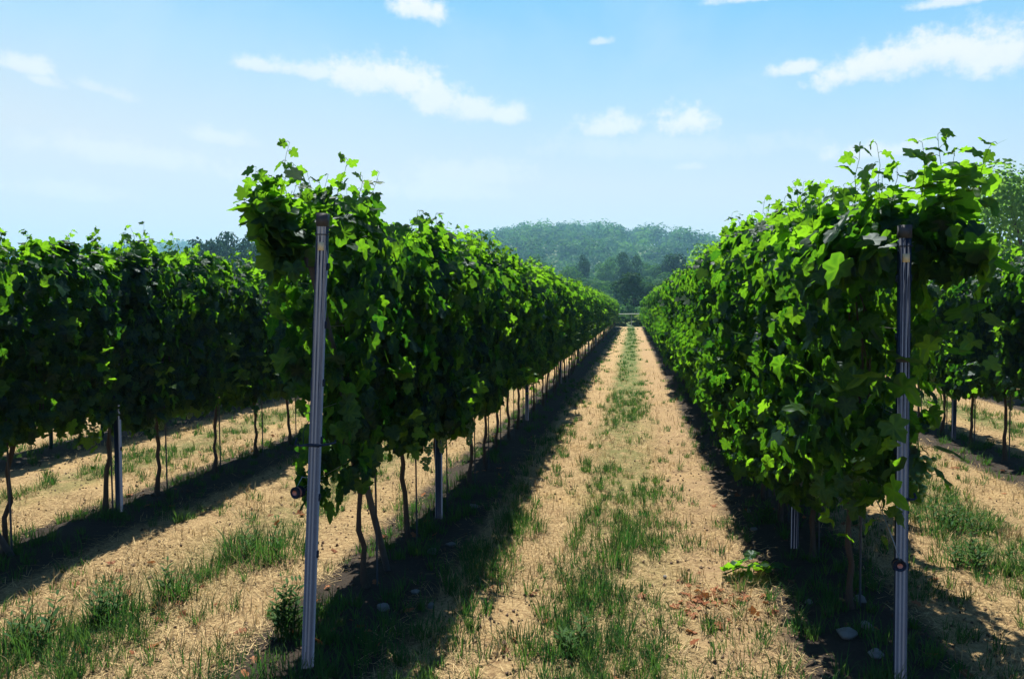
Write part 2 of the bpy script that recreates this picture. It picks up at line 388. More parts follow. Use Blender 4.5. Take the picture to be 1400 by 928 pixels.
def shoot(mb, p0, p1, bend, nl, size, seed=0, stem=.0026):
    p0 = np.array(p0, float); p1 = np.array(p1, float); t = np.linspace(0, 1, 9)
    b = np.array(bend, float); pts = p0 + (p1-p0)*t[:, None] + b*(4*t*(1-t))[:, None]; pts[1:-1] += rng.normal(0, .006, (7, 3))
    mb.tube(pts, [stem*(1-.7*q) for q in t], 4, .55)
    tl = np.linspace(.08, 1.0, nl)**.8; k = nl
    P = p0 + (p1-p0)*tl[:, None] + b*(4*tl*(1-tl))[:, None]
    ax = norm((p1-p0)[None])[0]
    sd = np.where(np.arange(k) % 2 == 0, 1., -1.)
    lat = norm(np.cross(ax, np.array([.25, 1, .1]))[None])[0]
    off = lat*sd[:, None] + rng.normal(0, .45, (k, 3))
    off = norm(off); pet = .05*(1-.6*tl)[:, None]
    Q = P + off*pet
    for a, b2 in zip(P, Q): mb.tube([a, (a+b2)/2 + [0, 0, .006], b2], .0014, 3, .7, False)
    Nn = rng.normal(0, .55, (k, 3)) + np.array([0, -.15, .65]); D = off + np.array([0, 0, -.55]) + rng.normal(0, .2, (k, 3))
    S = size*(1.0 - .62*tl**1.6)*rng.uniform(.8, 1.15, k)
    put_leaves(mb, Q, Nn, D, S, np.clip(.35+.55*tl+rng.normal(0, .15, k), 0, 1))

random.seed(5)
def vine_foliage(seed, count, y0=-.5, y1=.5, hl=.30, hr=.30, z1=2.16, z0=.50, side=6):
    mb = MB()
    hedge_leaves(mb, count, y0, y1, z0, z1, (hl if callable(hl) else (lambda z: hl)), (hr if callable(hr) else (lambda z: hr)), seed)
    for i in range(22):                                          # tips of shoots above the hedge and hanging out at its sides
        yb = random.uniform(y0, y1); xb = random.uniform(-.14, .14)
        shoot(mb, (xb, yb, z1-.35), (xb+random.uniform(-.12, .12), yb+random.uniform(-.15, .15), z1+random.uniform(-.12, .10)), (random.uniform(-.04, .04), 0, 0), 9, .095)
    for i in range(side):
        s = random.choice((-1, 1)); yb = random.uniform(y0, y1); zb = random.uniform(.8, 1.6)
        shoot(mb, (s*.16, yb, zb), (s*random.uniform(.34, .44), yb+random.uniform(-.2, .2), zb-random.uniform(.05, .4)), (s*.05, 0, .08), 8, .105)
    return mb
def vine_trunk(seed, stake):
    r_ = random.Random(seed); mb = MB()
    lx, ly = r_.uniform(-.05, .05), r_.uniform(-.10, .10); pts = []; rad = []
    for i in range(10):
        t = i/9; pts.append((lx*t + r_.uniform(-.013, .013), ly*t + r_.uniform(-.016, .016), -.06 + .88*t)); rad.append((.0165-.005*t + (.007 if i < 2 else 0) + (.006 if i == 8 else 0))*r_.uniform(.85, 1.18))
    mb.tube(pts, rad, 8, .5, True, .12)
    top = pts[-1]
    for s in (-1, 1):                                           # the two arms along the wire
        q = [top]; 
        for i in range(1, 5): q.append((top[0]*(1-i/5)+r_.uniform(-.01, .01), top[1]+s*.11*i, .82 + r_.uniform(-.015, .02)))
        mb.tube(q, [.016, .014, .012, .010, .008], 6, .5, True, .12)
    for i in range(6):                                          # canes
        yb = r_.uniform(-.4, .4); q = [(0, yb, .82)]
        for j in range(1, 6): q.append((r_.uniform(-.05, .05), yb + r_.uniform(-.05, .05), .82 + j*.22))
        mb.tube(q, [.006, .0055, .005, .0045, .004, .003], 4, .5, False)
    return mb
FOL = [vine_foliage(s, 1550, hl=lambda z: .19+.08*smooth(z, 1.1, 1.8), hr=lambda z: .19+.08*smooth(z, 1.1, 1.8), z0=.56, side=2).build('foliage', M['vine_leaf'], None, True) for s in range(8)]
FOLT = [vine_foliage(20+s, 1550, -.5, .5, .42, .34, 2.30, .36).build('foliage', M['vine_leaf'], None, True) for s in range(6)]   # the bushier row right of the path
TRK = [vine_trunk(s, False).build('trunk', M['bark'], None, True) for s in range(7)]
for o in FOL + FOLT + TRK: col.objects.unlink(o)
def stake_mesh():
    mb = MB(); mb.tube([(.05, .03, -.05), (.045, .03, .5), (.03, .02, 1.25)], .006, 6); o = mb.build('training_stake', M['dark_steel']); col.objects.unlink(o); return o.data
STAKE = stake_mesh()
def bunch_mesh(seed):
    r_ = random.Random(seed); mb = MB(); L = .17
    import bmesh
    bm = bmesh.new(); bmesh.ops.create_icosphere(bm, subdivisions=2, radius=1); iv = np.array([v.co for v in bm.verts]); fi = np.array([[v.index for v in f.verts] for f in bm.faces]); bm.free()
    for i in range(60):
        t = r_.random()**.8; a = r_.uniform(0, 6.28); rr = .055*(1-t*.72)*(r_.random()**.4)
        mb.add(iv*r_.uniform(.008, .0105) + np.array([rr*math.cos(a), rr*math.sin(a), -.03-L*t]), fi, r_.random())
    mb.tube([(0, 0, .05), (.004, 0, 0), (0, 0, -.04)], .0025, 5)
    o = mb.build('grape_bunch', M['grape'], None, True); col.objects.unlink(o); return o.data
BUN = [bunch_mesh(1), bunch_mesh(2)]

# special foliage of the two end vines beside the path
random.seed(11); rng = np.random.default_rng(21)
def end_left():
    mb = MB()                                                     # origin = trunk at y 3.85; end post at y -0.89
    hedge_leaves(mb, 780, -.80, .48, .56, 2.12, lambda z: .02+0*z, lambda z: .20+.08*smooth(z, 1.1, 1.8), 3, avoid=(.06, -.90))
    hedge_leaves(mb, 330, -.60, .48, .60, 2.10, lambda z: .24*vnoise(z*3.1, z*0, 3)+.10*smooth(z, 1.5, 2.0), lambda z: .05+0*z, 8)
    hedge_leaves(mb, 100, -1.0, -.75, .95, 2.02, lambda z: .14*vnoise(z*4.1, z*0, 5)+.10*smooth(z, 1.5, 1.9), lambda z: .17+0*z, 4, avoid=(.06, -.90))
    px = .06
    for p1, b, k, s in (((-.13, -.92, 2.14), (-.05, 0, .02), 13, .125), ((-.22, -.86, 2.0), (-.02, 0, .10), 12, .135), ((-.06, -.92, 2.10), (-.03, 0, 0), 11, .11),
                        ((.07, -.86, 2.12), (.03, 0, 0), 11, .11), ((-.20, -.82, 1.88), (0, 0, .08), 10, .13), ((-.17, -.85, 2.06), (0, .03, .05), 12, .13), ((.14, -.8, 2.12), (.0, .03, .0), 11, .11)):
        shoot(mb, (px-.03, -.86, 1.72), p1, b, k, s)
    for i in range(14):
        yb = random.uniform(-.9, .45); xb = random.uniform(-.12, .14)
        shoot(mb, (xb, yb, 1.85), (xb+random.uniform(-.1, .1), yb+random.uniform(-.15, .15), 2.14+random.uniform(-.06, .1)), (0, 0, 0), 9, .10)
    for i in range(5):
        s = 1 if i < 3 else -1; yb = random.uniform(-.8, .4) if s > 0 else .3; zb = random.uniform(.8, 1.7)
        shoot(mb, (s*.12, yb, zb), (s*random.uniform(.25, .36), yb+random.uniform(-.15, .15), zb-random.uniform(.05, .35)), (s*.04, 0, .08), 7, .13)
    return mb.build('foliage', M['vine_leaf'], None, True)
def end_right():
    mb = MB()                                                     # origin = trunk at y 3.95; end post at y -0.66
    PX = .01
    hedge_leaves(mb, 1350, -.80, .48, .46, 2.06, lambda z: .37+0*z, lambda z: np.where(z > 1.75, .25, np.where(z > 1.4, .13, .05)), 5, avoid=(PX, -.71))
    hedge_leaves(mb, 120, -.86, -.45, 1.60, 2.04, lambda z: .36+0*z, lambda z: .27+0*z, 6, (.09, .14), avoid=(PX, -.71))
    for p1, b, k, s in (((-.17, -.70, 2.22), (-.03, 0, 0), 13, .115), ((-.11, -.72, 2.20), (.02, 0, 0), 13, .11), ((.06, -.74, 2.20), (.01, 0, .02), 13, .13), ((.12, -.74, 2.23), (.03, 0, .03), 14, .14),
                        ((.33, -.74, 2.19), (.03, 0, .10), 12, .12), ((.24, -.70, 2.10), (.04, 0, .08), 12, .14), ((-.03, -.72, 2.12), (0, 0, 0), 11, .12), ((.18, -.76, 2.16), (.02, 0, .05), 12, .13), ((-.34, -.60, 2.05), (-.03, 0, .03), 12, .115),
                        ((-.40, -.3, 2.04), (-.04, 0, .03), 12, .115), ((-.26, -.1, 2.10), (-.02, 0, .0), 12, .115)):
        shoot(mb, (p1[0]*.4+(.05 if p1[0] > 0 else -.05), p1[1]+.16, 1.66), (p1[0], p1[1]+.10, p1[2]+.03), b, k, s)
    for p0, p1, k in (((.18, -.72, 1.75), (.25, -.78, 1.34), 7), ((.1, -.70, 1.5), (.13, -.72, 1.25), 4), ((-.1, -.76, 1.4), (-.16, -.84, .9), 8), ((-.3, -.6, 1.3), (-.42, -.7, .85), 8),
                      ((-.22, -.5, .95), (-.25, -.6, .55), 7), ((-.1, -.74, .95), (-.12, -.76, .6), 7), ((.10, -.6, .95), (.13, -.62, .74), 4)):
        shoot(mb, p0, p1, (0, -.04, .05), k, .14)
    for i in range(10):
        yb = random.uniform(-.5, .45); xb = random.uniform(-.2, .2)
        shoot(mb, (xb, yb, 1.9), (xb+random.uniform(-.1, .1), yb+random.uniform(-.15, .15), 2.08+random.uniform(-.1, .1)), (0, 0, 0), 9, .11)
    return mb.build('foliage', M['vine_leaf'], None, True)
ENDL, ENDR = end_left(), end_right()
for o in (ENDL, ENDR): col.objects.unlink(o)

# ------------------------------------------------------------------ the vine rows
ORD = 'first second third fourth fifth sixth seventh eighth ninth tenth'.split()
ROWSPEC = [  # x, first trunk, thick?, phrase, group
 ('L', -1.43, 3.85, 'row left of the path'), ('R', 1.10, 3.95, 'row right of the path'),
 ('LL', -3.88, 3.28, 'second row to the left'), ('RR', 3.75, 6.6, 'far right row')]
EXTRA = {'L': ['with its shoots curling over the left end post', 'with a bare dark trunk behind a slanted brace'],
         'R': ['with tall sunlit shoots around the right end post', 'with sunlit leaves hanging low over its trunk']}
SP = .78; END = 61.6
r_ = random.Random(3)
for key, rx, y0, phrase in ROWSPEC:
    i = 0; y = y0
    while y < END:
        xx = rx + r_.uniform(-.03, .03); yy = y + r_.uniform(-.07, .07)
        v = empty('grapevine', (xx, yy, gz1(xx, yy)))
        if key in EXTRA and i < 2: lab = 'grapevine %s' % EXTRA[key][i]
        elif i < 8: lab = 'leafy grapevine on the %s dark trunk of the %s' % (ORD[i], phrase)
        else: lab = 'distant grapevine past the eighth trunk of the %s' % phrase
        tag(v, lab, 'grapevine', 'grapevines of the ' + phrase)
        fl = FOLT if key == 'R' else FOL
        me = ENDL.data if (key == 'L' and i == 0) else ENDR.data if (key == 'R' and i == 0) else fl[r_.randrange(len(fl))].data
        f = child('foliage', me, v)
        if not (i == 0 and key in 'LR'):
            f.rotation_euler = (0, 0, 0 if r_.random() < .5 else math.pi)
            f.scale = (r_.uniform(.9, 1.12), 1, r_.uniform(.965, 1.03)*(.955 if key == 'LL' else .985 if key == 'L' else .93 if key == 'R' and i < 3 else 1))
        t = child('trunk', TRK[r_.randrange(len(TRK))].data, v); t.rotation_euler = (0, 0, r_.choice((0, math.pi)) + r_.uniform(-.2, .2))
        if i < 16: child('training_stake', STAKE, v)
        if i < 5:
            for q in range(2 if i else 3):
                b = child('grape_bunch', BUN[q % 2], v); s = r_.choice((-1, 1))
                b.location = (s*r_.uniform(.05, .2), r_.uniform(-.35, .35), r_.uniform(.68, .85)); b.rotation_euler = (0, 0, r_.uniform(0, 6))
            if i == 0 and key == 'R':
                b = child('grape_bunch', BUN[0], v); b.location = (.075, -.62, .95); b.scale = (1.35, 1.35, 1.2)
                b = child('grape_bunch', BUN[1], v); b.location = (-.12, -.5, .86)
        y += SP; i += 1
# the rows further out, seen only through gaps: one mass
rng = np.random.default_rng(5); random.seed(8)
mb = MB()
for rx in (-6.35, 6.3):
    ny = 1500
    for y in np.arange(6, END, 4.0):
        hedge_leaves(mb, 900, y-2, y+2, .5, 2.15, lambda z: .3+0*z, lambda z: .3+0*z, y, (.14, .22))
        for q in range(5):
            yy = y-2+q*.8; mb.tube([(rx-rx, yy, 0), (random.uniform(-.03, .03), yy+random.uniform(-.05, .05), .85)], .02, 5, .0)
    o_n = sum(len(a) for a in mb.v)
    if rx < 0: first = o_n
V = np.concatenate(mb.v); V[:first, 0] += -6.35; V[first:, 0] += 6.3
o = mesh_obj('vine_foliage', V, [np.concatenate(x) for x in mb.f.values()], M['vine_leaf'], None, np.concatenate(mb.r))
tag(o, 'mass of vine leaves in the outer rows showing through gaps', None, None, 'stuff')

# ------------------------------------------------------------------ trellis posts, braces, wires
def profile_post(h, wd=.046, dp=.030):
    """ribbed steel U section"""
    a, b, t = wd/2, dp/2, .003
    o_ = [(-a, b), (-a, -b+.004), (-a+.004, -b), (-a*.55, -b), (-a*.42, -b+.0025), (-a*.2, -b+.0025), (-a*.08, -b), (a*.08, -b), (a*.2, -b+.0025), (a*.42, -b+.0025), (a*.55, -b), (a-.004, -b), (a, -b+.004), (a, b)]
    inn = [(x*(1-2*t/wd), y+t if y < 0 else y) for x, y in o_][::-1]
    P = o_ + inn; k = len(P); mb = MB()
    V = [(x, y, -.3) for x, y in P] + [(x, y, h) for x, y in P]
    F = [(i, (i+1) % k, k+(i+1) % k, k+i) for i in range(k)]
    mb.add(V, F)
    # end rings
    for base in (0, k):
        q = [(base+i, base+i+1, base+k-2-i, base+k-1-i) for i in range(len(o_)-1)]
        mb.f[4].append(np.array(q))
    for z in np.arange(.5, h-.1, .25):                                # wire notches pressed out of both edges
        for s in (-1, 1): mb.box((s*(a+.0035), b*.4, z), (.006, .014, .03))
    return mb
PBODY = profile_post(1.97); PB = PBODY.build('post_body', M['galvanised']); col.objects.unlink(PB)
def mid_post(loc, label, group, rz=0, h=1.0):
    o = empty('trellis_post', loc, rz); tag(o, label, 'post', group); c = child('post_body', PB.data, o); c.scale = (1, 1, h); return o
def end_post(loc, label, lean, right):
    o = empty('trellis_post', loc, 0); tag(o, label, 'post', 'end posts of the rows')
    o.rotation_euler = lean; o.scale = (1, 1, .955 if right else .98)
    child('post_body', PB.data, o)
    mb = MB(); mb.box((0, 0, 1.948), (.0475, .0325, .056)); mb.tube([(-.026, -.019, 1.885), (.026, -.019, 1.885)], .0025, 6); mb.tube([(-.026, .015, 1.90), (-.026, -.019, 1.885)], .002, 6); mb.tube([(.026, .015, 1.90), (.026, -.019, 1.885)], .002, 6)
    mb.build('top_sleeve', M['dark_steel'], o)
    mb = MB(); mb.box((.002, -.0168, 1.835), (.026, .003, .036)); mb.build('paper_tag', M['tag_card'], o)
    # strap with hooked ends for the fruiting wire
    z = .80 if right else .98
    mb = MB(); tl = .0 if right else .35
    mb.box((0, -.0185, z), (.052, .004, .014))
    for s in (-1, 1):
        L = .02 if right else .055
        mb.tube([(s*.024, -.0185, z), (s*(.028+L*.6), -.014, z+s*tl*.02), (s*(.034+L), .0, z+.004+s*tl*.03), (s*(.030+L), .012, z+.022)], .005, 6)
    if not right: mb.tube([(-.05, -.005, z), (-.055, 0, z+.05), (-.035, .01, z+.10)], .002, 5)
    mb.build('wire_strap', M['galvanised'], o)
    for zz in ((1.40, ) if right else ()): mb = MB(); mb.box((0, -.001, zz), (.050, .036, .018)); mb.build('band', M['dark_steel'], o)
    # wire tensioner reel
    zc, xc = (.52, -.018) if right else (.775, -.062)
    mb = MB(); cyl = [(xc, -.050, zc), (xc, -.020, zc)] if right else [(xc, -.05, zc), (xc+.012, -.012, zc)]
    mb.tube([cyl[0], tuple(np.array(cyl[0])*.97+np.array(cyl[1])*.03)], [.016, .0235], 16)
    mb.tube(cyl, .0215, 16)
    for q in (.12, .5, .88):
        a_ = np.array(cyl[0])*(1-q)+np.array(cyl[1])*q; d_ = (np.array(cyl[1])-np.array(cyl[0])); d_ = d_/np.linalg.norm(d_)*.003
        mb.tube([tuple(a_-d_), tuple(a_+d_)], .0255, 16)
    te = mb.build('tensioner', M['galvanised'], o)
    mb = MB(); c0 = np.array(cyl[0]); c1 = np.array(cyl[1]); mb.tube([tuple(c0*.8+c1*.2), tuple(c0*.55+c1*.45)], .0245, 16); mb.tube([tuple(c0*1.02-c1*.02+[0, -.001, 0]), tuple(c0)], .011, 12); mb.build('reel', M['reel_pink'], te)
    mb = MB(); mb.tube([tuple(c1), (xc*.4, .015, zc+.01), (0, .014, zc)], .007, 6)
    mb.build('bracket', M['dark_steel'], te)
    mb = MB()
    mb.tube([(xc, -.045, zc+.025), (xc-.02, -.03, zc+.10), (xc-.05, .05, zc+.22), (xc-.03, .4, .80 if right else .81)] if right else [(xc, -.03, zc+.02), (xc+.01, .0, zc+.06), (0, .1, .80)], .0022, 5); mb.build('wire_end', M['wire'], te)
    return o
def gpos(x, y): return (x, y, gz1(x, y))
end_post(gpos(-1.37, 2.93), 'ribbed blue grey steel end post left of the path, wire reel on its left', (R(-.6), R(2.5), R(2)), False)
end_post(gpos(1.11, 3.24), 'ribbed blue grey steel end post right of the path, round tensioner low down', (R(-.4), R(-.5), R(-3)), True)
mid_post(gpos(-3.88, 2.90), 'steel end post of the second row to the left, at the frame edge', 'end posts of the rows')
POSTS = {'L': (-1.40, 5.23), 'R': (1.04, 4.94), 'LL': (-3.88, 5.05), 'RR': (3.75, 9.4)}
NAMES = {'L': 'row left of the path', 'R': 'row right of the path', 'LL': 'second row to the left', 'RR': 'far right row'}
for kx, (x, y) in POSTS.items():
    i = 0; x0 = x
    while y < END:
        lab = 'nearest thick grey line post of the %s' % NAMES[kx] if i == 0 else 'far grey line post among the trunks of the %s' % NAMES[kx]
        mid_post(gpos(x0, y), lab, 'line posts of the ' + NAMES[kx], r_.uniform(-.15, .15), .97)
        y += 4.8; i += 1; x0 = dict((a, b) for a, b, *_ in ROWSPEC)[kx]
def brace(p0, p1, label):
    mb = MB(); a = Vector(p0); b = Vector(p1); d = (b-a)
    o = empty('brace_strut', p0); tag(o, label, 'brace strut', 'braces behind the end posts')
    pts = [d*t for t in (-.04, .0, .25, .5, .75, 1)]; mb.tube(pts, [.019, .019, .0185, .018, .018, .0175], 10, .5, True, .03); mb.build('pole', M['brace_wood'], o)
    mb = MB(); mb.tube([d*.97, d*.99], .026, 10); mb.build('end_collar', M['dark_steel'], o)
brace(gpos(-1.43, 4.16), (-1.385, 3.02, 1.84), 'slanted grey brace pole leaning to the left end post beside the path')
brace(gpos(-3.85, 4.02), (-3.88, 2.95, 1.84), 'slanted dark brace pole at the lower left edge')
for kx, rx, y0, ph in ROWSPEC:
    for z, nm in ((.82, 'lowest'), (1.15, 'second lowest'), (1.52, 'third'), (1.88, 'topmost')):
        mb = MB(); ys = np.arange({'L': 3.0, 'R': 3.26, 'LL': 2.92, 'RR': 6.0}[kx], END+.1, 2.0)
        s = .03 if z > 1 else 0
        mb.tube([(rx+s+.004*math.sin(y*2.1), y, z + .012*math.sin(y*1.31)) for y in ys], .0016, 4)
        tag(mb.build('trellis_wire', M['wire']), '%s thin steel wire strung through the leaves of the %s' % (nm, ph), 'wire', 'trellis wires')

# ------------------------------------------------------------------ ground cover
rng = np.random.default_rng(77)
def in_view(x, y, margin=.25):
    return (x/y > math.tan(R(-34.8)-YAW)-margin) & (x/y < math.tan(R(34.8)-YAW)+margin)
def blades(P, Dh, L, Wd, lean, seedr, curve=.5):
    """one bent two-segment blade for every root: roots P, heading Dh (angle), length, width, lean from upright"""
    k = len(P); h = np.stack([np.cos(Dh), np.sin(Dh), np.zeros(k)], -1); sd = np.stack([-np.sin(Dh), np.cos(Dh), np.zeros(k)], -1); up = np.array([0, 0, 1.])
    d1 = h*np.sin(lean)[:, None] + up*np.cos(lean)[:, None]; l2 = np.minimum(lean+curve, 1.75); d2 = h*np.sin(l2)[:, None] + up*np.cos(l2)[:, None]
    a = P + d1*(L*.55)[:, None]; b = a + d2*(L*.45)[:, None]; wv = sd*Wd[:, None]/2
    V = np.stack([P-wv, P+wv, a+wv*.8, a-wv*.8, b], 1).reshape(-1, 3)
    i = np.arange(k)[:, None]*5
    return V, i+np.array([[0, 1, 2, 3]]), i+np.array([[3, 2, 4]]), np.repeat(seedr, 5)
def blade_obj(name, sets, mat_):
    vs_, q, t, r = [], [], [], []; o_ = 0
    for V, a, b, c in sets: vs_.append(V); q.append(a+o_); t.append(b+o_); r.append(c); o_ += len(V)
    return mesh_obj(name, np.concatenate(vs_), [np.concatenate(q), np.concatenate(t)], mat_, None, np.concatenate(r))
def scatter(n_, ymin, ymax, power=1.0, xl=-9, xr=9):
    y = ymin + (ymax-ymin)*rng.uniform(size=n_)**power
    x = y*rng.uniform(math.tan(R(-34.8)-YAW)-.1, math.tan(R(34.8)-YAW)+.1, n_)
    return x, y
def rowdist(x): return np.min(np.abs(x[:, None]-ROWX), axis=1)
MID = np.array([-.10, -2.62, 2.45, -5.1, 5.0])
def middist(x): return np.min(np.abs(x[:, None]-MID), axis=1)
# dry clippings
sets = []
for n_, a, b, pw, L0, L1, wd in ((150000, 2.6, 9, 1.3, .03, .10, .0028), (60000, 8, 22, 1.2, .05, .14, .006)):
    x, y = scatter(n_, a-.6 if a < 3 else a, b, pw); ok = (np.abs(x) < 7) & (rowdist(x) > .33*rng.uniform(.6, 1.3, n_)) & (fbm(x*2.2, y*2.2, 31) > .30+.2*rng.uniform(size=n_)); x, y = x[ok], y[ok]; k = len(x)
    P = np.stack([x, y, gz(x, y)+.004], -1)
    sets.append(blades(P, rng.uniform(0, 6.28, k), rng.uniform(L0, L1, k), rng.uniform(.6, 1.4, k)*wd, rng.uniform(1.15, 1.62, k), rng.uniform(0, 1, k), .12))
# clods and dark crumbs of soil between the straw
x, y = scatter(9000, 2.6, 12, 1.25); ok = (np.abs(x) < 6) & (fbm(x*1.9, y*1.9, 35) > .40); x, y = x[ok], y[ok]; k = len(x)
tv = np.array([(1, 0, 0), (-.5, .8, 0), (-.5, -.8, 0), (.1, .1, .75), (0, 0, -.6)]); tf = np.array([(0, 1, 3), (1, 2, 3), (2, 0, 3), (1, 0, 4), (2, 1, 4), (0, 2, 4)])
mbc = MB(); put_leaves(mbc, np.stack([x, y, gz(x, y)+.004], -1), rng.normal(0, .3, (k, 3))+[0, 0, 1], rng.normal(0, 1, (k, 3)), rng.uniform(.004, .014, k)*(1+.5*(rng.uniform(size=k) > .93)), rng.uniform(0, 1, k), (tv, tf))
tag(mbc.build('soil_crumbs', M['crumb']), 'dark crumbs of soil strewn between the dry straw', None, None, 'stuff')
# standing dry stubble
x, y = scatter(46000, 2.6, 20, 1.4); k0 = len(x)
ok = (np.abs(x) < 7) & (rowdist(x) > .35) & (fbm(x*1.7, y*1.7, 41) > .46); x, y = x[ok], y[ok]; k = len(x)
sets.append(blades(np.stack([x, y, gz(x, y)-.003], -1), rng.uniform(0, 6.28, k), rng.uniform(.04, .13, k), rng.uniform(.002, .0035, k)*(1+y/10), rng.uniform(.1, .8, k), rng.uniform(.2, 1, k), .4))
tag(blade_obj('dry_straw', sets, M['straw']), 'dry straw clippings covering the wheel tracks between rows', None, None, 'stuff')
# green grass in tufts
def tufts(cx_, cy_, nb, rad, L, wd, sets, tint=.0):
    for i in range(1):
        rep = nb; k = len(cx_)*rep
        a = rng.uniform(0, 6.28, k); rr = np.repeat(rad, rep)*rng.uniform(size=k)**.6
        x = np.repeat(cx_, rep)+rr*np.cos(a); y = np.repeat(cy_, rep)+rr*np.sin(a)
        P = np.stack([x, y, gz(x, y)-.004], -1)
        hd = a + rng.normal(0, .7, k); LL = np.repeat(L, rep)*rng.uniform(.45, 1.15, k)
        base = np.repeat(rng.uniform(.05, .75, len(cx_)), rep)
        sets.append(blades(P, hd, LL, np.repeat(wd, rep)*rng.uniform(.6, 1.3, k), rng.uniform(.05, .65, k), np.clip(base+rng.normal(0, .18, k)+tint, 0, 1), .45))
sets = []
x, y = scatter(14000, 2.6, 16, 1.25)
dens = np.maximum.reduce([1.6*np.exp(-(middist(x)/.32)**2)*np.where(x < -1.5, .8*smooth(fbm(x*2.1+3, y*1.4, 51), .44, .60), smooth(fbm(x*2.1+3, y*.9, 51), .28, .52)),
    .95*np.exp(-((x+.92)/.20)**2)*smooth(fbm(x*1.5, y*.9, 52), .2, .5), .6*np.exp(-((x+3.35)/.16)**2)*smooth(fbm(x*1.5, y*.9, 58), .35, .6),
    .5*np.exp(-((x-1.62)/.14)**2)*smooth(fbm(x*2, y*1.3, 53), .42, .6), .7*np.exp(-(rowdist(x)/.36)**2)*smooth(fbm(x*2, y*2, 54), .34, .56),
    .22*smooth(fbm(x*1.2, y*1.2, 55), .44, .62)])
ok = (rng.uniform(size=len(x)) < dens) & (np.abs(x) < 7); x, y = x[ok], y[ok]
tufts(x, y, 22, rng.uniform(.02, .06, len(x)), rng.uniform(.05, .145, len(x)), .0034*(1+y/14), sets)
x, y = scatter(15000, 14, 60, .9)
dens = np.maximum.reduce([np.exp(-(middist(x)/.33)**2)*smooth(fbm(x*2.1+3, y*.5, 51), .22, .45), .95*np.exp(-((x+.86)/.2)**2), .4*np.exp(-(rowdist(x)/.33)**2)])
ok = (rng.uniform(size=len(x)) < dens) & (np.abs(x) < 7); x, y = x[ok], y[ok]
tufts(x, y, 16, rng.uniform(.05, .14, len(x)), rng.uniform(.06, .13, len(x)), .006*(1+y/14), sets)
tag(blade_obj('grass', sets, M['grass']), 'low green grass growing in strips along the alleys', None, None, 'stuff')
# brown fallen leaves and twigs
x, y = scatter(420, 2.8, 9, 1.2); ok = (np.abs(x) < 5) & (fbm(x*1.5, y*1.5, 61) > .48); x, y = x[ok], y[ok]; k = len(x)
xr = .42 + rng.normal(0, .16, 60); yr = 4.05 + rng.normal(0, .13, 60); x = np.concatenate([x, xr]); y = np.concatenate([y, yr]); k = len(x)
mb = MB(); put_leaves(mb, np.stack([x, y, gz(x, y)+.012], -1), rng.normal(0, .4, (k, 3))+[0, 0, 1], rng.normal(0, 1, (k, 3)), rng.uniform(.02, .055, k), rng.uniform(0, 1, k))
tag(mb.build('fallen_leaves', M['dry_leaf']), 'dry reddish brown leaves scattered on the straw', None, None, 'stuff')

# single weeds one can point at
def clump(name, x, y, nb, rad, L, wd, lean, label, cat, group=None, leafy=False, mt='grass', rx=1.0):
    o = empty(name, gpos(x, y)); z0 = gz1(x, y)
    k = nb; a = rng.uniform(0, 6.28, k); rr = rad*rng.uniform(size=k)**.6
    px_, py_ = rr*np.cos(a)*rx, rr*np.sin(a); P = np.stack([px_, py_, gz(px_+x, py_+y)-z0-.004], -1)
    sets = [blades(P, a+rng.normal(0, .8, k), L*rng.uniform(.4, 1.1, k), wd*rng.uniform(.6, 1.3, k), rng.uniform(.03, lean, k), np.clip(rng.normal(.35, .25, k), 0, 1), .45)]
    b = blade_obj('blades', sets, M[mt]); b.parent = o
    if leafy:
        mb = MB()
        for i in range(leafy):
            a = random.uniform(0, 6.28); q = random.uniform(0, rad*.8); bx, by = q*math.cos(a), q*math.sin(a); h = L*random.uniform(.6, 1.25)
            lx, ly = random.uniform(-.06, .06), random.uniform(-.06, .06)
            mb.tube([(bx, by, -.01), (bx+lx*.4, by+ly*.4, h*.5), (bx+lx, by+ly, h)], [.003, .0022, .001], 4, .4, False)
            kk = 16; t = np.linspace(.15, 1, kk); aa = np.arange(kk)*2.4
            Pp = np.stack([bx+lx*t, by+ly*t, h*t], -1); D = np.stack([np.cos(aa), np.sin(aa), .5+0*aa], -1); Nn = np.stack([-np.cos(aa)*.5, -np.sin(aa)*.5, np.ones(kk)], -1)
            tv = np.array([(0, 0, 0), (.13, .35, .03), (.10, .7, .0), (0, 1, -.06), (-.10, .7, 0), (-.13, .35, .03)]); tf = np.array([(0, 1, 2, 3, 4, 5)])
            put_leaves(mb, Pp, Nn, D, (.075*(1.15-.6*t))*random.uniform(.7, 1.2), np.clip(rng.normal(.5, .2, kk), 0, 1), (tv, tf))
        lf = mb.build('leafy_stems', M[mt]); lf.parent = o
    tag(o, label, cat, group); return o
W = 'weed clumps on the alley floor'
clump('grass_clump', -2.34, 4.42, 420, .24, .24, .005, .7, 'widest tall green grass clump, in the left alley behind the left end post', 'grass clump', W, 6, rx=1.3)
clump('grass_clump', -2.52, 4.05, 120, .12, .16, .0045, .6, 'small grass clump just in front of the widest clump in the left alley', 'grass clump', W)
clump('tall_weed', -1.60, 3.22, 90, .09, .24, .004, .4, 'tall feathery bright green weed standing left of the left end post foot', 'weed', W, 13)
clump('grass_clump', -2.80, 3.02, 260, .17, .19, .005, .7, 'dark green broad clump in the lower left corner of the picture', 'grass clump', W, 5, rx=1.3)
clump('grass_clump', -2.62, 3.34, 260, .15, .20, .005, .7, 'dark green bushy clump beside the lower left corner clump, a step farther back', 'grass clump', W, 6)
clump('grass_clump', -2.48, 3.66, 190, .12, .23, .0045, .6, 'dark upright tuft in the middle of the left alley between bare straw patches', 'grass clump', W, 3)
clump('grass_clump', -2.95, 3.75, 120, .13, .10, .0045, .8, 'low pale green tuft at the shadow edge of the second row to the left', 'grass clump', W)
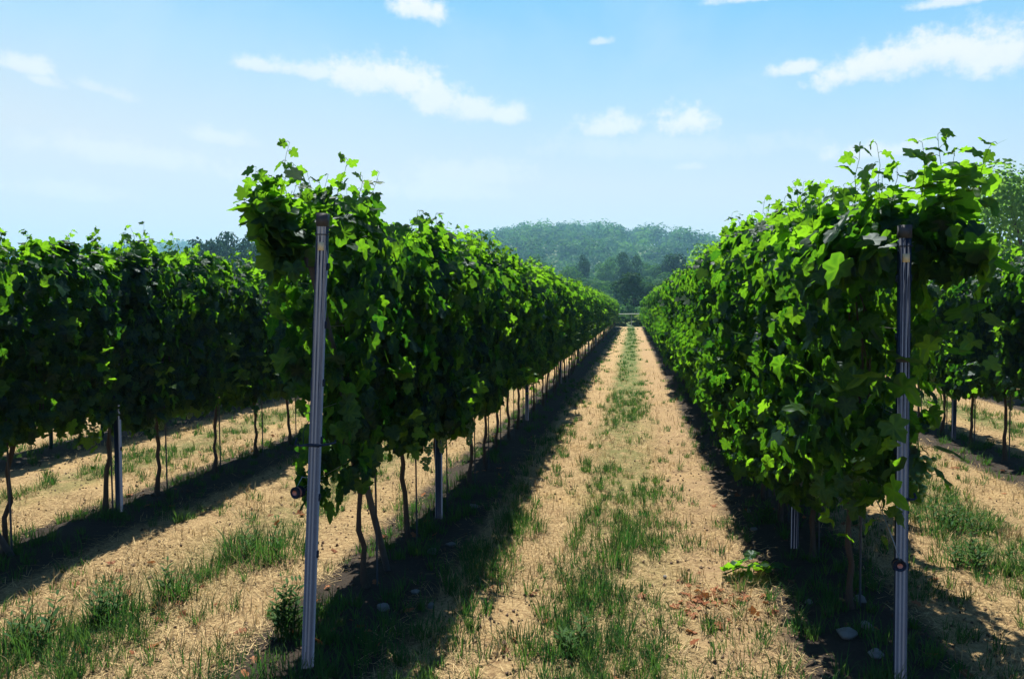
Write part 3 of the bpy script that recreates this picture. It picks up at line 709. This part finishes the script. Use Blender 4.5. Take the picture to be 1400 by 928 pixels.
clump('tall_weed', 2.26, 5.75, 230, .26, .20, .0045, .7, 'bright leafy weed patch right of the right end post, in the right alley', 'weed', W, 12, rx=1.2)
clump('tall_weed', 2.06, 4.95, 170, .18, .16, .0045, .7, 'weed patch spreading below the bright leafy patch in the right alley', 'weed', W, 8, rx=1.3)
clump('grass_clump', 2.42, 4.85, 240, .22, .16, .0045, .7, 'dark grass clump at the right edge of the picture', 'grass clump', W, 6)
clump('grass_clump', 2.62, 5.6, 80, .08, .12, .004, .7, 'small dry tuft alone on straw near the right edge', 'grass clump', W, 0, 'straw')
clump('grass_clump', -.10, 4.62, 190, .12, .22, .0045, .45, 'tallest dark grass tuft in the middle of the central path', 'grass clump', W)
clump('grass_clump', -.03, 4.95, 150, .10, .24, .0045, .4, 'slender upright tuft behind the tallest tuft of the central path', 'grass clump', W)
clump('grass_clump', -.22, 4.1, 190, .13, .16, .0045, .6, 'dense green tuft in front of the tallest tuft of the central path', 'grass clump', W)
clump('grass_clump', -.22, 3.42, 260, .14, .14, .0045, .7, 'broad green tuft at the bottom edge of the central path', 'grass clump', W, 3)
clump('grass_clump', -.52, 3.42, 150, .12, .12, .0045, .7, 'dull green tuft at the bottom edge left of the broad central tuft', 'grass clump', W)
clump('grass_clump', .13, 5.0, 90, .07, .11, .004, .6, 'small round tuft alone on the right wheel track', 'grass clump', W)
clump('grass_clump', .33, 4.35, 70, .06, .10, .004, .6, 'tiny dark tuft near the reddish dry leaves on the right wheel track', 'grass clump', W)
clump('grass_clump', -.85, 4.3, 230, .16, .17, .004, .6, 'sunlit yellow green grass clump at the shadow edge left of the path', 'grass clump', W)
clump('grass_clump', -.80, 5.2, 260, .18, .19, .004, .6, 'long green grass clump half in shadow by the row left of the path', 'grass clump', W)
clump('grass_clump', .98, 5.6, 120, .12, .12, .004, .7, 'dusty green weed at the foot of the row right of the path', 'grass clump', W, 4)
clump('grass_clump', -1.36, 2.84, 160, .13, .11, .004, .7, 'dark grass growing round the foot of the left end post', 'grass clump', W, rx=1.3)
clump('grass_clump', -1.2, 3.15, 150, .14, .12, .004, .7, 'shaded grass right of the left end post foot', 'grass clump', W)
# cut vine shoot lying on the ground
o = empty('cut_vine_shoot', gpos(.67, 4.47), .3); tag(o, 'cut vine shoot with a few bright green leaves lying on the right track', 'vine shoot')
mb = MB(); mb.tube([(-.14, 0, .02), (-.03, .02, .05), (.08, 0, .06), (.15, -.03, .03)], .004, 6); mb.build('stem', M['grass'], o)
mb = MB(); k = 9
put_leaves(mb, np.array([(-.12, 0, .05), (-.06, -.03, .08), (0, .03, .09), (.05, -.04, .08), (.10, .02, .07), (.13, -.04, .05), (-.02, -.05, .06), (-.1, .05, .05), (.03, .04, .1)]), rng.normal(0, .3, (k, 3))+[-.2, .5, .8], rng.normal(0, 1, (k, 3))+[0, -.6, 0], rng.uniform(.08, .12, k), rng.uniform(.8, 1, k))
mb.build('leaves', M['vine_leaf'], o)
# stones
def stone(x, y, s, label):
    import bmesh
    bm = bmesh.new(); bmesh.ops.create_icosphere(bm, subdivisions=3, radius=1)
    r0 = random.Random(int(x*1000+y*77)); sx_, sy_, sz_ = r0.uniform(.8, 1.3), r0.uniform(.7, 1), r0.uniform(.5, .75); ph = [r0.uniform(0, 6) for _ in range(6)]
    for v in bm.verts:
        c = v.co.copy(); d = 1 + .13*math.sin(3*c.x+ph[0]) + .12*math.sin(4*c.y+ph[1]) + .10*math.sin(5*c.z+ph[2]) + .06*math.sin(9*c.x+7*c.y+ph[3])
        v.co = Vector((c.x*sx_, c.y*sy_, c.z*sz_))*d*s
    me = bpy.data.meshes.new('stone'); bm.to_mesh(me); bm.free(); me.materials.append(M['stone'])
    for p in me.polygons: p.use_smooth = True
    o = bpy.data.objects.new('stone', me); col.objects.link(o); o.location = (x, y, gz1(x, y)+s*.25); o.rotation_euler = (0, 0, r0.uniform(0, 6)); tag(o, label, 'stone', 'stones under the vines')
for x, y, s, lb in ((-1.27, 3.62, .035, 'largest pale stone in the shade right of the left end post'), (-1.18, 3.9, .028, 'pale stone in shade behind the largest stone by the left end post'),
    (-1.26, 4.55, .035, 'pale stone by the foot of the slanted brace'), (-1.19, 4.75, .03, 'flat stone a little behind the brace foot'), (-1.05, 3.75, .022, 'small stone at the inner shadow edge near the left end post'),
    (-1.22, 5.6, .03, 'stone in the shade behind the nearest left line post'), (1.0, 3.62, .05, 'largest grey stone in shade left of the right end post'), (1.13, 3.75, .03, 'grey stone behind the right end post foot'),
    (1.08, 3.45, .035, 'grey stone in shade at the bottom edge by the right end post'), (1.2, 4.1, .03, 'stone in the shadow strip behind the right end post'), (.93, 4.05, .02, 'small stone by the first right trunk'),
    (.2, 4.4, .018, 'small stone on the sunlit right wheel track'), (.86, 5.4, .022, 'small pale stone at the foot of the row right of the path'), (.9, 5.9, .02, 'tiny pale stone farther along the foot of the right row')):
    stone(x, y, s, lb)

# ------------------------------------------------------------------ far end of the path
o = empty('rail_fence', (0, 63.6, gz1(0, 63.6))); tag(o, 'pale horizontal rail on short posts closing the far end of the path', 'fence')
mb = MB(); mb.tube([(x, .02*math.sin(x), 1.10+.015*math.sin(x*1.7)) for x in np.linspace(-7, 7, 15)], .04, 8); mb.build('rail', M['pale_rail'], o, True)
for x in (-7, -4.6, -2.3, -.1, 2.4, 4.7, 7): mb = MB(); mb.tube([(x, .08, -.2), (x, .08, 1.14)], .04, 8); mb.build('post', M['concrete'], o, True)

# ------------------------------------------------------------------ trees
QV = np.array([(-.42, 0, 0), (0, -.55, .05), (.42, 0, 0), (0, .55, .08)]); QF = np.array([(0, 1, 2, 3)])
def crown(mb, n_, blobs, leaf, seed, dome=True):
    """leaf clumps spread through the volume of several uneven blobs"""
    g_ = np.random.default_rng(seed); wts = np.array([b[3]**2 for b in blobs]); wts /= wts.sum()
    k = g_.choice(len(blobs), n_, p=wts); B = np.array(blobs)[k]
    d = norm(g_.normal(0, 1, (n_, 3))); d[:, 2] = np.where(d[:, 2] < -.75, -d[:, 2], d[:, 2])
    rr = B[:, 3]*(1 - .55*g_.uniform(size=n_)**2.2)*(.82+.36*vnoise(d[:, 0]*3.1+k*5, d[:, 1]*3.1+d[:, 2]*2.3, seed))
    P = B[:, :3] + d*rr[:, None]*np.array([1, 1, .85])
    Nn = d + g_.normal(0, .35, (n_, 3)) + np.array([0, 0, .2]); D = g_.normal(0, 1, (n_, 3))
    tone = vnoise(P[:, 0]*4/leaf*.05+seed, P[:, 2]*4/leaf*.05+P[:, 1]*2, seed)
    put_leaves(mb, P, Nn, D, leaf*g_.uniform(.6, 1.3, n_), np.clip(.15+.6*tone+g_.normal(0, .15, n_), 0, 1), (QV, QF))
def make_tree(seed, n_, leaf, nblob=9, spread=.36, low=.12, mt='tree_leaf', shape='round'):
    """unit tree: 1 high, about 0.8 wide -> crown mesh, trunk mesh"""
    r0 = random.Random(seed); blobs = []
    if shape == 'cone':
        for i in range(9):
            t = i/8; blobs.append((r0.uniform(-.03, .03), r0.uniform(-.03, .03), .10+.82*t, .27*(1-t)+.045))
    else:
        blobs.append((0, 0, .55, .30))
        for i in range(nblob):
            a = i*2.4 + r0.uniform(-.4, .4); z = r0.uniform(low+.06, .82); q = spread*math.sqrt(max(.05, 1-((z-.45)/.52)**2))*r0.uniform(.5, .95)
            blobs.append((q*math.cos(a), q*math.sin(a), z, r0.uniform(.13, .21)))
    mb = MB(); crown(mb, n_, blobs, leaf, seed); c = mb.build('crown', M[mt]); col.objects.unlink(c)
    mb = MB(); mb.tube([(0, 0, -.06), (.01, 0, .1), (.0, .01, .25), (.01, 0, .5), (0, 0, .7)], [.035, .028, .024, .016, .008], 8)
    for b in blobs[1:7]: mb.tube([(0, 0, .22+.2*(b[2]-.2)), (b[0]*.5, b[1]*.5, .3+.5*(b[2]-.3)), (b[0]*.9, b[1]*.9, b[2])], [.014, .010, .005], 5)
    t = mb.build('trunk', M['bark'], None, True); col.objects.unlink(t)
    return c.data, t.data
TV = {'mid': [make_tree(100+s, 3400, .046, 13, .36, .02) for s in range(4)], 'dark': [make_tree(120+s, 3600, .045, 13, .36, .02, 'dark_leaf') for s in range(3)],
      'pale': [make_tree(140+s, 2600, .042, 10, .38, .10, 'pale_leaf') for s in range(2)], 'cone': [make_tree(160, 1800, .04, mt='dark_leaf', shape='cone')]}
def tree(u, vt, Y, wpx, kind, label, group=None, i=0, meshes=None):
    top = at(u, vt, Y); zc = Y*math.cos(YAW) - top.x*math.sin(YAW); g0 = gz1(top.x, Y)
    h = max(top.z - g0, 2.0); wd = wpx/FPX*zc
    o = empty('conifer_tree' if kind == 'cone' else 'tree', (top.x, Y, g0), (i*1.7) % 6.28); o.scale = (wd/.80, wd/.80, h/.97)
    c, t = meshes or TV[kind][i % len(TV[kind])]
    child('crown', c, o); child('trunk', t, o); tag(o, label, 'tree', group)
G = 'trees below the hill'
T = [(868, 372, 96, 74, 'dark', 'dark shady tree at the far end of the path, above the pale rail'), (922, 338, 165, 56, 'dark', 'large dark round tree right of centre, below the hill'),
 (860, 343, 185, 40, 'dark', 'dark round tree between the two other dark trees below the hill'), (795, 346, 180, 26, 'dark', 'narrow dark upright tree, leftmost of the dark trees below the hill'),
 (828, 352, 190, 34, 'mid', 'mid green tree between the narrow dark tree and the middle dark tree'), (812, 374, 150, 50, 'mid', 'bushy tree just above the left row end near the path'),
 (772, 362, 175, 54, 'mid', 'bushy green tree touching the top of the left row, below the conifers'), (735, 348, 190, 52, 'mid', 'pale green tree above the left row, left of the bushy ones'),
 (903, 372, 150, 52, 'mid', 'green tree between the path end tree and the large dark tree'), (948, 368, 140, 50, 'mid', 'green tree below the large dark tree, touching the right row'),
 (885, 356, 195, 40, 'mid', 'smaller tree left of the large dark tree'), (840, 384, 135, 46, 'mid', 'low tree left behind the dark shady tree'),
 (985, 322, 98, 84, 'pale', 'pale green feathery tree rising behind the right row'), (1050, 318, 110, 80, 'pale', 'pale tree mostly hidden behind the right row'),
 (695, 352, 190, 46, 'mid', 'tree half hidden by the left row below the ridge')]
LOW = make_tree(205, 5200, .045, 18, .38, -.10, 'dark_leaf')
for i, (u, v, Y, wp, kd, lb) in enumerate(T): tree(u, v, Y, wp, kd, lb, G, i, LOW if i == 0 else None)
for i, (u, v, Y, wp, kd, lb) in enumerate([(770, 330, 400, 26, 'cone', 'left of two dark conifers on the lower hill'), (794, 328, 410, 24, 'cone', 'right of two dark conifers on the lower hill'),
 (692, 309, 660, 22, 'mid', 'lone round tree on the left shoulder of the hill'), (764, 304, 660, 36, 'dark', 'highest tree clump on the hilltop'), (786, 307, 668, 24, 'mid', 'round tree just right of the hilltop clump'),
 (868, 314, 660, 44, 'dark', 'broad tree standing out on the right part of the ridge'), (833, 317, 668, 22, 'mid', 'small ridge tree between hilltop and broad ridge tree'),
 (925, 325, 668, 20, 'mid', 'small tree on the ridge right of the broad tree'), (953, 326, 660, 18, 'mid', 'last small tree on the ridge before the right row')]): tree(u, v, Y, wp, kd, lb, 'trees on the hill', i)
BIG = make_tree(301, 13000, .022, 14, .40, .02, 'pale_leaf')
tree(1425, 212, 36, 210, 'mid', 'big leafy green tree behind the right rows at the right edge', None, 0, BIG)
tree(1345, 300, 44, 120, 'mid', 'lower green tree left of the big tree at the right edge', None, 1)
LW = ['leftmost dark crown of the wood above the left vines', 'dark round crown beside the leftmost one of the left wood', 'broad dark crown in the middle of the left wood', 'dark crown right of the middle of the left wood', 'dark crown of the left wood nearest the left end post', 'dark crown of the left wood half hidden by the end shoots', 'dark crown of the left wood hidden behind the end post vine']
for i, (u, v) in enumerate(((272, 323), (298, 315), (324, 314), (350, 317), (374, 319), (398, 321), (426, 326))): tree(u, v, 115+4*(i % 3), 60, 'dark', LW[i], 'dark wood at the left', i)
# bushes behind the rail
BM = [make_tree(330+s, 2200, .08, 12, .38, -.10, 'yellow_leaf' if s == 1 else 'tree_leaf') for s in range(2)]
for x, hgt, wd, k in ((-6.5, 1.3, 3, 0), (-4.2, 1.2, 2.6, 0), (-2.1, 1.3, 2.4, 0), (-.65, 1.2, 2.0, 0), (.72, 1.15, 1.8, 1), (2.4, 1.3, 2.6, 0), (4.6, 1.2, 2.6, 0), (6.8, 1.3, 2.8, 0)):
    o = empty('bush', (x, 65.2, gz1(x, 65.2)), x); o.scale = (wd/.8, wd/.8, hgt/.97); child('crown', BM[k][0], o); child('stem', BM[k][1], o)
    lab = {-.65: 'green bush behind the pale rail, left of its middle post', .72: 'bright yellow green bush behind the pale rail, right of its middle post'}.get(x, 'green bush behind the pale rail, mostly hidden by the vine rows')
    tag(o, lab, 'bush', 'bushes behind the pale rail')
# the wood on the hills, one mass
g_ = np.random.default_rng(12); mb = MB()
def wood(n_, x0, x1, y0, y1, r0, r1, leaf, per, zmin=5):
    x = g_.uniform(x0, x1, n_); y = g_.uniform(y0, y1, n_); z = gz(x, y); rd = g_.uniform(r0, r1, n_)
    ok = z > zmin; x, y, z, rd = x[ok], y[ok], z[ok], rd[ok]; k = len(x)
    d = norm(g_.normal(0, 1, (k*per, 3))); d[:, 2] = np.where(d[:, 2] < -.3, -d[:, 2], d[:, 2]); I = np.repeat(np.arange(k), per)
    q = rd[I]*(1-.4*g_.uniform(size=k*per)**2)*(.8+.4*vnoise(d[:, 0]*3+I*3.3, d[:, 1]*3+d[:, 2]*3, 4))
    P = np.stack([x, y, z+rd*.75], -1)[I] + d*q[:, None]*np.array([1, 1, 1.05])
    tone = g_.uniform(0, 1, k)[I]
    put_leaves(mb, P, d+g_.normal(0, .25, (k*per, 3))+[0, 0, .1], g_.normal(0, 1, (k*per, 3)), leaf*g_.uniform(.6, 1.3, k*per), np.clip(.02+.85*tone**1.3+g_.normal(0, .12, k*per), 0, 1), (QV, QF))
wood(1050, -340, 230, 340, 735, 4.0, 10.0, 1.7, 230)
wood(230, -190, 150, 225, 360, 2.8, 6.5, 1.0, 230, -5)
wood(130, -34, 30, 98, 150, 1.0, 2.4, .5, 130, -5)
wood(50, -14, 14, 78, 86, .7, 1.2, .32, 130, -5)
wood(620, -1050, -290, 740, 1000, 7, 13, 2.8, 110)
tag(mb.build('forest', M['forest_leaf']), 'hazy wood covering the hills behind the vineyard', None, None, 'stuff')
